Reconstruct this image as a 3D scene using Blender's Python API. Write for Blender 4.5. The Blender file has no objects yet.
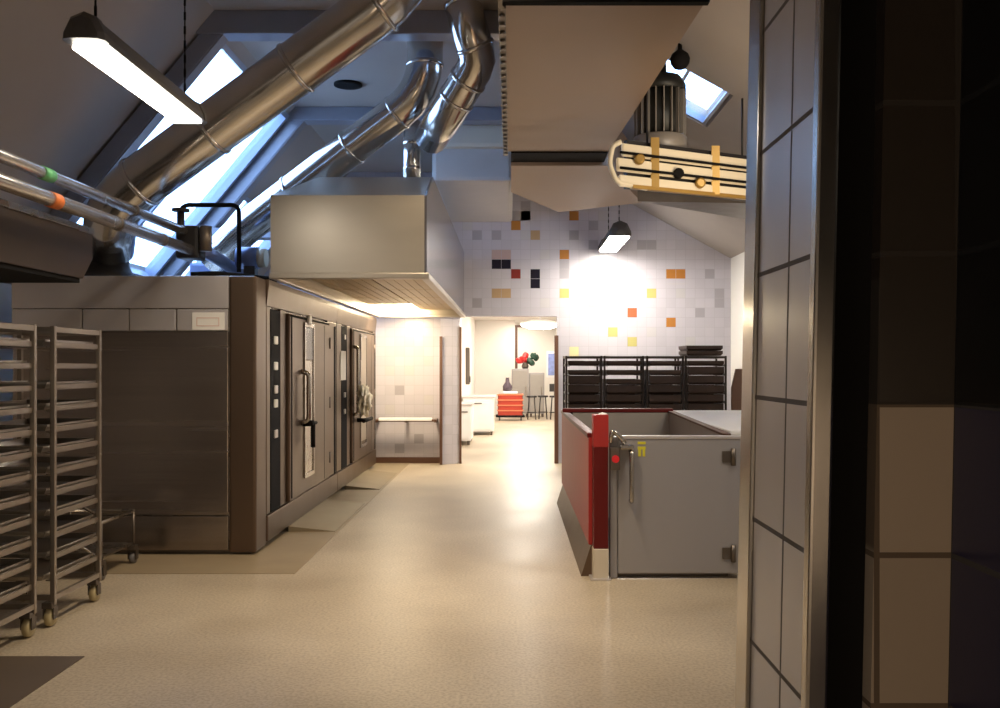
import bpy, bmesh, math, random
from mathutils import Vector, Matrix, noise
random.seed(7)
SC = bpy.context.scene
COL = SC.collection
F, CX, CY, H = 950.0, 511.0, 366.0, 1.5

def at(px, py, Y):
    return Vector(((px-CX)/F*Y, Y, H+(CY-py)/F*Y))

# ------------------------------------------------------------------ materials
def mat(name, col, rough=.5, metal=0.0, var=0.0, vscale=6.0, stretch=(1, 1, 1), bump=0.0, rvar=0.0, emit=None, estr=0.0, coat=0.0, spec=.5):
    m = bpy.data.materials.new(name); m.use_nodes = True
    nt = m.node_tree; b = nt.nodes['Principled BSDF']
    b.inputs['Base Color'].default_value = (*col, 1)
    b.inputs['Roughness'].default_value = rough
    b.inputs['Metallic'].default_value = metal
    b.inputs['Coat Weight'].default_value = coat
    b.inputs['Specular IOR Level'].default_value = spec
    if emit:
        b.inputs['Emission Color'].default_value = (*emit, 1)
        b.inputs['Emission Strength'].default_value = estr
    tc = nt.nodes.new('ShaderNodeTexCoord'); mp = nt.nodes.new('ShaderNodeMapping')
    mp.inputs['Scale'].default_value = stretch
    nt.links.new(tc.outputs['Object'], mp.inputs['Vector'])
    nz = nt.nodes.new('ShaderNodeTexNoise'); nz.inputs['Scale'].default_value = vscale
    nz.inputs['Detail'].default_value = 4
    nt.links.new(mp.outputs['Vector'], nz.inputs['Vector'])
    if var > 0:
        mx = nt.nodes.new('ShaderNodeMix'); mx.data_type = 'RGBA'
        mx.inputs[6].default_value = (*[max(0, c*(1-var)) for c in col], 1)
        mx.inputs[7].default_value = (*[min(1, c*(1+var)) for c in col], 1)
        nt.links.new(nz.outputs['Fac'], mx.inputs[0])
        nt.links.new(mx.outputs[2], b.inputs['Base Color'])
    if rvar > 0:
        mr = nt.nodes.new('ShaderNodeMapRange')
        mr.inputs['To Min'].default_value = max(0.02, rough-rvar); mr.inputs['To Max'].default_value = min(1, rough+rvar)
        nt.links.new(nz.outputs['Fac'], mr.inputs['Value']); nt.links.new(mr.outputs['Result'], b.inputs['Roughness'])
    if bump > 0:
        bp = nt.nodes.new('ShaderNodeBump'); bp.inputs['Strength'].default_value = bump; bp.inputs['Distance'].default_value = .02
        nt.links.new(nz.outputs['Fac'], bp.inputs['Height']); nt.links.new(bp.outputs['Normal'], b.inputs['Normal'])
    return m

def tile_mat(name, col, grout, w, h, axis='XZ', off=(0, 0), rough=.2, mort=.004, var=.06, upper=None, zsplit=0):
    """ceramic tiles on an XZ or YZ plane; upper = another tile colour above zsplit"""
    m = bpy.data.materials.new(name); m.use_nodes = True
    nt = m.node_tree; b = nt.nodes['Principled BSDF']; L = nt.links.new
    tc = nt.nodes.new('ShaderNodeTexCoord'); sp = nt.nodes.new('ShaderNodeSeparateXYZ'); cb = nt.nodes.new('ShaderNodeCombineXYZ')
    L(tc.outputs['Object'], sp.inputs[0])
    L(sp.outputs[axis[0]], cb.inputs['X']); L(sp.outputs['Z'], cb.inputs['Y'])
    mp = nt.nodes.new('ShaderNodeMapping'); mp.inputs['Location'].default_value = (-off[0], -off[1], 0)
    L(cb.outputs[0], mp.inputs['Vector'])
    br = nt.nodes.new('ShaderNodeTexBrick'); br.offset = 0; br.offset_frequency = 1
    br.inputs['Scale'].default_value = 1; br.inputs['Brick Width'].default_value = w; br.inputs['Row Height'].default_value = h
    br.inputs['Mortar Size'].default_value = mort; br.inputs['Mortar Smooth'].default_value = .1; br.inputs['Bias'].default_value = 0
    br.inputs['Color1'].default_value = (*[c*(1-var) for c in col], 1); br.inputs['Color2'].default_value = (*[min(1, c*(1+var)) for c in col], 1)
    br.inputs['Mortar'].default_value = (*grout, 1)
    L(mp.outputs[0], br.inputs['Vector'])
    out = br.outputs['Color']
    if upper:
        gt = nt.nodes.new('ShaderNodeMath'); gt.operation = 'GREATER_THAN'; gt.inputs[1].default_value = zsplit
        L(sp.outputs['Z'], gt.inputs[0])
        mu = nt.nodes.new('ShaderNodeMix'); mu.data_type = 'RGBA'
        mu.inputs[7].default_value = (*upper, 1); L(gt.outputs[0], mu.inputs[0]); L(out, mu.inputs[6]); out = mu.outputs[2]
    L(out, b.inputs['Base Color'])
    mr = nt.nodes.new('ShaderNodeMapRange'); mr.inputs['To Min'].default_value = rough; mr.inputs['To Max'].default_value = .8
    L(br.outputs['Fac'], mr.inputs['Value']); L(mr.outputs[0], b.inputs['Roughness'])
    bp = nt.nodes.new('ShaderNodeBump'); bp.invert = True; bp.inputs['Strength'].default_value = .4; bp.inputs['Distance'].default_value = .004
    L(br.outputs['Fac'], bp.inputs['Height']); L(bp.outputs[0], b.inputs['Normal'])
    return m

def glass_mat(name, tint=(.92, .97, 1)):
    m = bpy.data.materials.new(name); m.use_nodes = True
    nt = m.node_tree; nt.nodes.clear(); L = nt.links.new
    o = nt.nodes.new('ShaderNodeOutputMaterial'); t = nt.nodes.new('ShaderNodeBsdfTransparent'); g = nt.nodes.new('ShaderNodeBsdfGlossy')
    t.inputs[0].default_value = (*tint, 1); g.inputs['Roughness'].default_value = .03
    lw = nt.nodes.new('ShaderNodeLayerWeight'); pw = nt.nodes.new('ShaderNodeMath'); pw.operation = 'POWER'; pw.inputs[1].default_value = 4
    L(lw.outputs['Facing'], pw.inputs[0]); fr = nt.nodes.new('ShaderNodeMapRange'); fr.inputs['To Min'].default_value = .04; fr.inputs['To Max'].default_value = .9
    L(pw.outputs[0], fr.inputs['Value'])
    mx = nt.nodes.new('ShaderNodeMixShader'); L(fr.outputs[0], mx.inputs[0]); L(t.outputs[0], mx.inputs[1]); L(g.outputs[0], mx.inputs[2])
    L(mx.outputs[0], o.inputs[0])
    return m

def floor_mat():
    m = bpy.data.materials.new('floor_resin'); m.use_nodes = True
    nt = m.node_tree; b = nt.nodes['Principled BSDF']; L = nt.links.new
    tc = nt.nodes.new('ShaderNodeTexCoord')
    n1 = nt.nodes.new('ShaderNodeTexNoise'); n1.inputs['Scale'].default_value = 1.1; n1.inputs['Detail'].default_value = 6
    n2 = nt.nodes.new('ShaderNodeTexNoise'); n2.inputs['Scale'].default_value = 60; n2.inputs['Detail'].default_value = 3
    for n in (n1, n2): L(tc.outputs['Object'], n.inputs['Vector'])
    r1 = nt.nodes.new('ShaderNodeValToRGB')
    r1.color_ramp.elements[0].position = .3; r1.color_ramp.elements[0].color = (.40, .33, .24, 1)
    r1.color_ramp.elements[1].position = .7; r1.color_ramp.elements[1].color = (.56, .48, .37, 1)
    L(n1.outputs['Fac'], r1.inputs[0])
    r2 = nt.nodes.new('ShaderNodeValToRGB')
    r2.color_ramp.elements[0].position = .35; r2.color_ramp.elements[0].color = (.72, .70, .68, 1)
    r2.color_ramp.elements[1].position = .6; r2.color_ramp.elements[1].color = (1, 1, 1, 1)
    L(n2.outputs['Fac'], r2.inputs[0])
    mx = nt.nodes.new('ShaderNodeMix'); mx.data_type = 'RGBA'; mx.blend_type = 'MULTIPLY'; mx.inputs[0].default_value = 1
    L(r1.outputs[0], mx.inputs[6]); L(r2.outputs[0], mx.inputs[7]); L(mx.outputs[2], b.inputs['Base Color'])
    mr = nt.nodes.new('ShaderNodeMapRange'); mr.inputs['To Min'].default_value = .28; mr.inputs['To Max'].default_value = .5
    L(n1.outputs['Fac'], mr.inputs['Value']); L(mr.outputs[0], b.inputs['Roughness'])
    bp = nt.nodes.new('ShaderNodeBump'); bp.inputs['Strength'].default_value = .06; bp.inputs['Distance'].default_value = .01
    L(n2.outputs['Fac'], bp.inputs['Height']); L(bp.outputs[0], b.inputs['Normal'])
    return m

M = {}
M['floor'] = floor_mat()
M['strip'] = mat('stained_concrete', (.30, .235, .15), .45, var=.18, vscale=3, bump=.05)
M['ramp'] = mat('ramp_steel', (.24, .19, .12), .5, .2, var=.15, vscale=4)
M['patch'] = mat('dark_concrete', (.09, .065, .045), .5, var=.2, vscale=4)
M['steel'] = mat('brushed_steel', (.40, .365, .33), .27, .97, var=.10, vscale=3, stretch=(1.5, 1.5, .5), rvar=.05, bump=.012)
M['steel_front'] = mat('oven_front_steel', (.155, .108, .078), .38, .88, var=.10, vscale=2.0, stretch=(2, 2, .3), rvar=.05)  # oven steel darkened and browned to stand for its dim warm reflections
M['steel_side'] = mat('rolled_steel_side', (.35, .30, .27), .26, .97, var=.22, vscale=3, stretch=(.12, .12, 5), rvar=.06, bump=.07)
M['steel_light'] = mat('pale_steel', (.66, .62, .62), .42, .7, var=.08, vscale=4, rvar=.06)
M['steel_dark'] = mat('worn_dark_steel', (.16, .135, .115), .4, .8, var=.2, vscale=7, rvar=.1)
M['hood'] = mat('hood_steel', (.50, .45, .385), .33, .9, var=.08, vscale=2, stretch=(1, 1, 3), rvar=.04)
M['hood_side'] = mat('hood_side_steel', (.30, .285, .31), .22, .95, var=.08, vscale=2)  # hood steel copied darker and lilac, the side's reflections put into the colour
M['filter'] = mat('warm_lit_filter_steel', (.40, .28, .11), .40, .7, var=.1, vscale=4)  # gold of the warm light below is put into the filter colour
M['duct'] = mat('galvanised_duct', (.64, .62, .60), .17, .96, var=.12, vscale=5, rvar=.06, bump=.06)
M['duct_brown'] = mat('brown_sheet_duct', (.30, .21, .15), .5, .35, var=.12, vscale=2.5, rvar=.08)
M['hood_dark'] = mat('dark_brown_hood', (.045, .028, .018), .45, .2, var=.15, vscale=3)
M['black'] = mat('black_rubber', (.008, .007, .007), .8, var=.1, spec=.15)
M['soot'] = mat('sooty_metal', (.03, .027, .027), .5, .4, var=.3)
M['black_glass'] = mat('black_glass', (.008, .008, .011), .6, spec=.04)
M['win_glass'] = mat('oven_window_glass', (.02, .03, .08), .2, spec=.35)
M['ceil'] = mat('ceiling_paint', (.38, .34, .31), .8, var=.06, vscale=2, bump=.03)
M['ceil_left'] = mat('sloping_ceiling_paint', (.36, .325, .31), .75, var=.06, vscale=2, bump=.03)
M['beam'] = mat('truss_paint', (.24, .25, .30), .35, .2, var=.1, vscale=4)
M['frame'] = mat('window_frame_paint', (.28, .33, .45), .4, .1, var=.08)
M['white_wall'] = mat('white_wall_paint', (.80, .77, .73), .6, var=.03, vscale=2)
M['cream'] = mat('cream_paint', (.62, .55, .45), .5, var=.06, vscale=3)
M['plenum'] = mat('pale_plenum_paint', (.50, .47, .46), .5, var=.05)
M['tile_wall'] = tile_mat('white_wall_tiles', (.50, .475, .53), (.40, .385, .42), .15, .15, 'XZ', rough=.25, mort=.003, var=.04)
M['chrome'] = mat('chrome_trim', (.46, .43, .40), .2, 1.0, var=.06, rvar=.05)
M['red'] = mat('red_lacquer', (.38, .022, .02), .42, var=.1, vscale=5, spec=.5)
M['red_dark'] = mat('dark_red_lacquer', (.11, .004, .004), .4, var=.1, spec=.3)
M['post_brown'] = mat('brown_post', (.10, .045, .025), .5, var=.1)
M['gate'] = mat('grey_gate_paint', (.33, .315, .325), .4, .2, var=.06, vscale=2)
M['gate_in'] = mat('grey_panel_paint', (.34, .32, .30), .45, .1, var=.05)
M['white'] = mat('white_enamel', (.90, .89, .90), .3, var=.02)
M['paper'] = mat('white_paper', (.85, .83, .80), .7, var=.02)
M['rack'] = mat('rack_aluminium', (.36, .31, .26), .36, .85, var=.15, rvar=.08)
M['tray'] = mat('baking_tray_metal', (.44, .40, .36), .32, .85, var=.2, vscale=4, rvar=.1)
M['rack_dark'] = mat('dark_rack_metal', (.02, .012, .010), .45, .5, var=.3)
M['tray_dark'] = mat('dark_baking_tray', (.03, .015, .011), .45, .35, var=.35, vscale=9)
M['caster'] = mat('caster_nylon', (.50, .42, .24), .5, var=.1)
M['caster_grey'] = mat('caster_grey_rubber', (.16, .15, .15), .5, var=.1)
M['gold'] = mat('ochre_bracket', (.42, .25, .06), .4, .4, var=.12)
M['slat'] = mat('cream_slat', (.80, .70, .52), .4, var=.05)
M['motor'] = mat('motor_grey', (.30, .27, .24), .45, .3, var=.08)
M['fin'] = mat('motor_fin_black', (.022, .022, .02), .45, .3, var=.1)
M['pipe'] = mat('insulated_pipe_foil', (.62, .56, .50), .25, .85, var=.1, rvar=.06)
M['green'] = mat('green_band', (.12, .42, .16), .5, var=.05)
M['orange'] = mat('orange_band', (.70, .17, .03), .5, var=.05)
M['blue_metal'] = mat('blue_grey_metal', (.14, .17, .30), .35, .5, var=.12)
M['lamp_body'] = mat('lamp_grey_plastic', (.09, .085, .085), .4, var=.05)
M['lamp'] = mat('lamp_diffuser', (.9, .9, .88), .4, emit=(1, .93, .80), estr=16)
M['lamp_b'] = mat('lamp_diffuser_bright', (.9, .9, .88), .4, emit=(1, .93, .80), estr=105)
M['hood_lamp'] = mat('hood_lamp_glow', (.9, .9, .85), .4, emit=(1, .86, .60), estr=36)
M['far_lamp'] = mat('far_lamp_glow', (.9, .9, .88), .4, emit=(1, .95, .86), estr=20)
M['crate'] = mat('red_crate_plastic', (.40, .035, .015), .45, var=.1)
M['crate_rim'] = mat('crate_rim_plastic', (.72, .20, .10), .4, var=.1)
M['yellow'] = mat('yellow_sticker', (.62, .56, .03), .5, var=.05)
M['pink'] = mat('pink_print', (.75, .55, .50), .6, var=.03)
M['red_led'] = mat('red_button', (.75, .02, .03), .25, var=.02)
M['cloth'] = mat('crumpled_cloth', (.66, .60, .48), .8, var=.25, vscale=14)
M['photo_blue'] = mat('blue_poster', (.25, .32, .65), .5, var=.5, vscale=9)
M['bottle'] = mat('dark_bottle', (.07, .05, .07), .2, var=.1)
M['leafred'] = mat('red_petals', (.65, .03, .03), .6, var=.2)
M['leafgreen'] = mat('green_leaves', (.012, .05, .03), .6, var=.2)
M['floor_tile_strip'] = M['strip']
M['pillar_side'] = tile_mat('pillar_side_tiles', (.56, .51, .49), (.12, .10, .09), .25, .2975, 'YZ', (2.317-.25*4, .234-.2975), .25, .006, .05)
M['pillar_front'] = tile_mat('pillar_front_tiles', (.42, .33, .25), (.13, .09, .06), .16, .2975, 'XZ', (.722, .234-.2975), .3, .006, .05, upper=(.035, .026, .020), zsplit=1.424)
M['navy_tile'] = tile_mat('navy_tiles', (.008, .010, .05), (.05, .045, .045), .30, .2975, 'YZ', (1.875-.3*6, .234-.2975), .3, .006, .15, upper=(.003, .003, .004), zsplit=1.424)
M['glass'] = glass_mat('window_glass')
TC = {  # coloured tiles in the back wall
 'k': mat('black_tile', (.012, .010, .02), .2), 'o': mat('orange_tile', (.42, .17, .035), .25), 't': mat('tan_tile', (.45, .30, .17), .25),
 'r': mat('brick_red_tile', (.22, .03, .025), .25), 'y': mat('yellow_tile', (.46, .41, .15), .25), 'p': mat('pink_tile', (.48, .35, .32), .25),
 'g': mat('grey_tile', (.36, .34, .37), .25), 'l': mat('light_grey_tile', (.50, .48, .50), .25), 'c': mat('pale_yellow_tile', (.68, .60, .34), .25),
 'b': mat('brown_red_tile', (.34, .10, .04), .25)}

# ------------------------------------------------------------------ mesh helpers
class MB:
    def __init__(s): s.bm = bmesh.new()
    def box(s, x0, x1, y0, y1, z0, z1, bev=0.0, mi=0):
        vs = [s.bm.verts.new((x, y, z)) for x in (x0, x1) for y in (y0, y1) for z in (z0, z1)]
        q = [(0, 1, 3, 2), (4, 6, 7, 5), (0, 4, 5, 1), (2, 3, 7, 6), (0, 2, 6, 4), (1, 5, 7, 3)]
        fs = [s.bm.faces.new([vs[i] for i in f]) for f in q]
        for f in fs: f.material_index = mi
        if bev > 0:
            es = list({e for f in fs for e in f.edges})
            bmesh.ops.bevel(s.bm, geom=es, offset=bev, segments=2, affect='EDGES', profile=.6)
        return s
    def obox(s, a, b, wdt, hgt, up=(0, 0, 1), bev=0):
        """bar of rectangular section from a to b"""
        a, b = Vector(a), Vector(b); d = (b-a).normalized(); u = Vector(up)
        sd = d.cross(u).normalized(); u = sd.cross(d).normalized()
        vs = []
        for p in (a, b):
            for i, j in ((-1, -1), (1, -1), (1, 1), (-1, 1)):
                vs.append(s.bm.verts.new(p+sd*(i*wdt/2)+u*(j*hgt/2)))
        fs = [s.bm.faces.new([vs[i] for i in f]) for f in ((3, 2, 1, 0), (4, 5, 6, 7), (0, 1, 5, 4), (1, 2, 6, 5), (2, 3, 7, 6), (3, 0, 4, 7))]
        if bev: bmesh.ops.bevel(s.bm, geom=list({e for f in fs for e in f.edges}), offset=bev, segments=2, affect='EDGES')
        return s
    def prism(s, pts, ext, mi=0):
        """polygon pts (3D) extruded by vector ext"""
        e = Vector(ext); a = [s.bm.verts.new(p) for p in pts]; b = [s.bm.verts.new(Vector(p)+e) for p in pts]
        n = len(pts); fs = [s.bm.faces.new(a[::-1]), s.bm.faces.new(b)]
        for i in range(n): fs.append(s.bm.faces.new((a[i], a[(i+1) % n], b[(i+1) % n], b[i])))
        for f in fs: f.material_index = mi
        bmesh.ops.recalc_face_normals(s.bm, faces=fs)
        return s
    def tube(s, pts, r, seg=16, caps=True):
        pts = [Vector(p) for p in pts]; rings = []; n = len(pts)
        rr = r if isinstance(r, (list, tuple)) else [r]*n
        t0 = (pts[1]-pts[0]).normalized()
        u = t0.orthogonal().normalized()
        for i, p in enumerate(pts):
            ti = (pts[i]-pts[i-1]).normalized() if i else t0
            to = (pts[i+1]-pts[i]).normalized() if i < n-1 else ti
            t = (ti+to).normalized()
            u = (u-t*u.dot(t)).normalized(); v = t.cross(u)
            rings.append([s.bm.verts.new(p+(u*math.cos(a)+v*math.sin(a))*rr[i]) for a in [2*math.pi*k/seg for k in range(seg)]])
        for i in range(n-1):
            for k in range(seg):
                f = s.bm.faces.new((rings[i][k], rings[i][(k+1) % seg], rings[i+1][(k+1) % seg], rings[i+1][k])); f.smooth = True
        if caps:
            s.bm.faces.new(rings[0][::-1]); s.bm.faces.new(rings[-1])
        return s
    def lathe(s, prof, c, axis='Z', seg=24):
        """prof: list of (radius, height)"""
        rings = []
        for r, h in prof:
            ring = []
            for k in range(seg):
                a = 2*math.pi*k/seg; x, y = r*math.cos(a), r*math.sin(a)
                v = (x, y, h) if axis == 'Z' else ((h, x, y) if axis == 'X' else (x, h, y))
                ring.append(s.bm.verts.new(Vector(c)+Vector(v)))
            rings.append(ring)
        fs = []
        for i in range(len(rings)-1):
            for k in range(seg):
                f = s.bm.faces.new((rings[i][k], rings[i][(k+1) % seg], rings[i+1][(k+1) % seg], rings[i+1][k])); f.smooth = True; fs.append(f)
        fs.append(s.bm.faces.new(rings[0][::-1])); fs.append(s.bm.faces.new(rings[-1]))
        bmesh.ops.recalc_face_normals(s.bm, faces=fs)
        return s
    def build(s, name, m, parent=None, label=None):
        me = bpy.data.meshes.new(name)
        bmesh.ops.recalc_face_normals(s.bm, faces=s.bm.faces)
        s.bm.to_mesh(me); s.bm.free()
        for k in (m if isinstance(m, list) else [m]): me.materials.append(k)
        o = bpy.data.objects.new(name, me); COL.objects.link(o)
        if parent:
            o.parent = parent
            root = parent
            while root.parent: root = root.parent
            me.transform(Matrix.Translation(-root.location))
        if label: o['label'] = label
        return o

def fillet(pts, rad, n=4):
    """round the inner corners of a polyline"""
    pts = [Vector(p) for p in pts]; out = [pts[0]]
    for i in range(1, len(pts)-1):
        a, b, c = pts[i-1], pts[i], pts[i+1]
        d = min(rad, (a-b).length*.45, (c-b).length*.45)
        p, q = b+(a-b).normalized()*d, b+(c-b).normalized()*d
        for k in range(n+1):
            t = k/n; out.append(p*(1-t)**2+b*2*t*(1-t)+q*t*t)
    out.append(pts[-1]); return out

def tag(o, label, cat, group=None, kind=None):
    o['label'] = label; o['category'] = cat
    if group: o['group'] = group
    if kind: o['kind'] = kind
    return o
def thing(name, label, cat, loc=(0, 0, 0), group=None):
    o = bpy.data.objects.new(name, None); COL.objects.link(o); o.location = loc; o.empty_display_size = .1
    return tag(o, label, cat, group)
def struct(name, mb, m, label=None, cat=None):
    o = mb.build(name, m); o['kind'] = 'structure'
    if label: o['label'] = label
    if cat: o['category'] = cat
    return o
def dup(root, delta, label, group=None):
    d = Vector(delta); r = root.copy(); COL.objects.link(r); r.location = root.location+d; r['label'] = label
    if group: r['group'] = group
    for ch in list(root.children):
        c = ch.copy(); COL.objects.link(c); c.parent = r
        for g in list(ch.children):
            e = g.copy(); COL.objects.link(e); e.parent = c
    return r

# ------------------------------------------------------------------ room shell
XL, XR, YB, YW = -4.4, 3.4, -2.2, 14.7           # left / right walls, wall behind camera, tiled end wall
ZF = 4.5                                          # flat ceiling
def zleft(x): return 4.45+1.2*(x+2.54)
def zright(x): return 3.17+.55*(3.39-x)
XE = -2.54+.05/1.2; XC = 3.39-(ZF-3.17)/.55
struct('floor', MB().box(XL-.2, XR+.2, YB-.2, 31.2, -.2, 0), M['floor'], 'beige speckled resin floor', 'floor')
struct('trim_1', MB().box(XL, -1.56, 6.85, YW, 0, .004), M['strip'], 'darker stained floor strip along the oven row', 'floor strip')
struct('trim_2', MB().box(XL, -2.2, 3.0, 4.9, 0, .004), M['patch'], 'dark floor patch at lower left', 'floor patch')
struct('wall_left', MB().box(XL-.2, XL, YB, YW, 0, 2.4), M['white_wall'], 'left wall under the eave', 'wall')
struct('wall_right', MB().box(XR, XR+.2, 2.6, YW, 0, 3.3), M['white_wall'], 'white right hand wall', 'wall')
struct('wall_front', MB().box(XL-.2, XR+.2, YB-.2, YB, 0, 4.7), M['white_wall'], 'wall behind the viewer', 'wall')

# roof: flat ceiling, left slope with skylight openings, right slope with one
struct('ceiling', MB().box(XE-.1, XC+.1, YB, YW, ZF, ZF+.2), M['ceil'], 'flat grey ceiling', 'ceiling')
def slope_panel(mb, zf, x0, x1, y0, y1, t=.18):
    mb.prism([(x0, y0, zf(x0)), (x1, y0, zf(x1)), (x1, y0, zf(x1)+t), (x0, y0, zf(x0)+t)], (0, y1-y0, 0))
mb = MB()
WY = [(8.35, 10.95, -4.2, -2.60), (11.3, 13.9, -4.2, -3.28)]
slope_panel(mb, zleft, XL-.2, -4.2, YB, YW)
slope_panel(mb, zleft, -4.2, XE, YB, 8.35)
slope_panel(mb, zleft, -2.60, XE, 8.35, 10.95)
slope_panel(mb, zleft, -4.2, XE, 10.95, 11.3)
slope_panel(mb, zleft, -3.28, XE, 11.3, 13.9)
slope_panel(mb, zleft, -4.2, XE, 13.9, YW)
struct('ceiling_left', mb, M['ceil_left'], 'sloping ceiling on the left', 'ceiling')
mb = MB()
slope_panel(mb, zright, XC-.1, XR+.2, YB, 8.55)
slope_panel(mb, zright, XC-.1, 1.1, 8.55, 9.7)
slope_panel(mb, zright, 2.0, XR+.2, 8.55, 9.7)
slope_panel(mb, zright, XC-.1, XR+.2, 9.7, YW)
struct('ceiling_right', mb, M['ceil'], 'sloping ceiling on the right', 'ceiling')

def skylight(name, zf, x0, x1, y0, y1, ny, xs, label, w=.055):
    """frame and mullions along the slope + transoms, glazed"""
    fr = MB()
    P = lambda x, y, o=.05: Vector((x, y, zf(x)+o))
    nrm = Vector((-(zf(1)-zf(0)), 0, 1)).normalized()
    for k in range(ny+1):
        y = y0+(y1-y0)*k/ny
        yy = min(max(y, y0+w/2), y1-w/2)
        fr.obox(P(x0, yy), P(x1, yy), w, .14 if w > .04 else .06, up=nrm)
    for x in [x0+.02, x1-.02]+xs:
        fr.obox(P(x, y0), P(x, y1), w, .13 if w > .04 else .06, up=nrm)
    f = struct(name, fr, M['frame'], label, 'window')
    g = MB().prism([P(x0, y0, .06), P(x1, y0, .06), P(x1, y1, .06), P(x0, y1, .06)], (0, 0, .012))
    g.build('pane', M['glass'], f)
skylight('window_1', zleft, -4.2, -2.60, 8.35, 10.95, 2, [-3.85], 'wide skylight behind the big duct')
skylight('window_2', zleft, -4.2, -3.28, 11.3, 13.9, 3, [], 'low skylight beyond the truss')
skylight('window_3', zright, 1.1, 2.0, 8.55, 9.7, 1, [1.62], 'small skylight in the right slope', .03)

# roof trusses: collar tie, rafter, lower strut
def truss(name, y0, y1, zc0, zc1, xr, tie=None):
    mb = MB()
    mb.box(-2.66, xr, y0, y1, zc0, zc1, .012)
    n = Vector((1.2, 0, -1)).normalized(); ym = (y0+y1)/2; d = .1
    a = Vector((-4.15, ym, zleft(-4.15)))+n*d; b = Vector((-2.45, ym, zleft(-2.45)))+n*d
    mb.obox(a, b, y1-y0-.03, .16, up=n, bev=.012)
    if tie:
        mb.box(tie[0], tie[1], y0, y1, tie[2], tie[3], .01)
    return struct(name, mb, M['beam'], None, None)
t1 = truss('trim_3', 8.0, 8.2, 4.3, ZF, XC); t1['label'] = 'roof truss with collar tie before the wide skylight'; t1['category'] = 'truss'
t2 = truss('trim_4', 10.98, 11.2, 4.34, ZF, XC, (-3.55, -2.0, 2.98, 3.10)); t2['label'] = 'blue lit roof truss beyond the wide skylight'; t2['category'] = 'truss'

# tiled end wall with a corridor opening
OX0, OX1, OZ = -.79, .71, 2.27
mb = MB()
out = [(XL-.2, 0), (OX0, 0), (OX0, OZ), (OX1, OZ), (OX1, 0), (XR+.2, 0), (XR+.2, zright(XR+.2)), (XC, ZF+.02), (XE, ZF+.02), (XL-.2, zleft(XL-.2))]
mb.prism([(x, YW, z) for x, z in out], (0, .2, 0))
g = .15
def tile(px, py, w, h, key, keys):
    x = (px-CX)/F*YW; z = H+(CY-py)/F*YW
    i0 = round(x/g-w/2); k0 = round(z/g-h/2)
    for a in range(w):
        for b in range(h):
            i, k = i0+a, k0+b
            mb.box(i*g+.003, (i+1)*g-.003, YW-.0025, YW+.01, k*g+.003, (k+1)*g-.003, mi=1+keys.index(key))
keys = list(TC)
tiles = [(503,183,1,1,'o'),(496,201,1,2,'o'),(529,211,1,1,'k'),(570,218,1,1,'o'),(511,230,1,1,'o'),(536,233,1,1,'t'),(529,236,1,1,'l'),(497,250,2,1,'p'),(500,268,2,1,'k'),
 (520,277,1,1,'r'),(536,282,1,2,'k'),(503,296,2,1,'t'),(560,257,1,1,'o'),(560,270,1,2,'g'),(568,295,1,1,'y'),(674,275,2,1,'o'),(656,293,1,1,'y'),(628,315,1,1,'b'),(673,324,1,1,'o'),
 (611,333,1,1,'y'),(636,342,1,1,'y'),(603,285,1,1,'c'),(596,306,1,1,'c'),(571,351,1,1,'c'),(496,231,1,1,'g'),(512,212,1,1,'g'),(521,203,1,1,'g'),(523,219,1,1,'l'),(480,238,1,1,'g'),
 (578,237,1,1,'g'),(595,227,1,1,'g'),(596,245,1,1,'g'),(643,245,2,1,'g'),(605,214,1,1,'l'),(711,273,1,1,'g'),(720,298,1,2,'g'),(682,292,1,1,'l'),(700,314,1,1,'g'),
 (542,303,1,1,'l'),(480,305,1,1,'g'),(455,268,2,1,'g'),(466,222,1,1,'l'),(690,340,1,1,'l'),(650,330,1,1,'l'),(545,250,1,1,'l'),(583,262,1,1,'l'),
 (398,352,1,1,'l'),(402,395,1,1,'g'),(412,370,1,1,'l'),(420,440,1,1,'g'),(397,444,1,1,'g'),(388,372,1,1,'l'),(430,362,1,1,'l'),(409,338,1,1,'l'),(385,410,1,1,'l'),(433,398,1,1,'l')]
for px, py, w, h, k in tiles: tile(px, py, w, h, k, keys)
struct('wall_back', mb, [M['tile_wall']]+[TC[k] for k in keys], 'white tiled end wall with scattered coloured tiles', 'wall')
# short tiled pier between the ovens and the corridor, turned a little away from the wall
mb = MB(); mb.prism([(-1.07, 14.45, 0), (OX0, 14.62, 0), (OX0, YW, 0), (-1.07, YW, 0)], (0, 0, 2.22))
struct('trim_5', mb, M['tile_wall'], 'tiled pier at the corridor corner', 'pier')

# corridor
struct('wall_corridor_left', MB().box(-1.3, -1.1, YW+.2, 31, 0, 2.9), M['white_wall'], 'white left wall of the far corridor', 'wall')
struct('wall_corridor_right', MB().box(1.5, 1.7, YW+.2, 31, 0, 2.9), M['white_wall'], 'white right wall of the far corridor', 'wall')
struct('wall_corridor_end', MB().box(-1.3, 1.7, 31, 31.2, 0, 2.9), M['white_wall'], 'white end wall of the far corridor', 'wall')
struct('ceiling_corridor', MB().box(-1.3, 1.7, YW+.2, 31.2, 2.9, 3.0), M['white_wall'], 'white ceiling of the far corridor', 'ceiling')
mb = MB(); mb.box(.12, .2, 29.0, 29.1, 0, 2.75); mb.box(1.42, 1.5, 29.0, 29.1, 0, 2.75); mb.box(.2, 1.42, 29.0, 29.1, 2.68, 2.75)
struct('door_1', mb, M['post_brown'], 'brown door frame at the far end of the corridor', 'door frame')
struct('wall_corridor_partition', MB().box(-1.1, .12, 29.0, 29.1, 0, 2.9), M['white_wall'], 'white partition beside the far doorway', 'wall')

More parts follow.
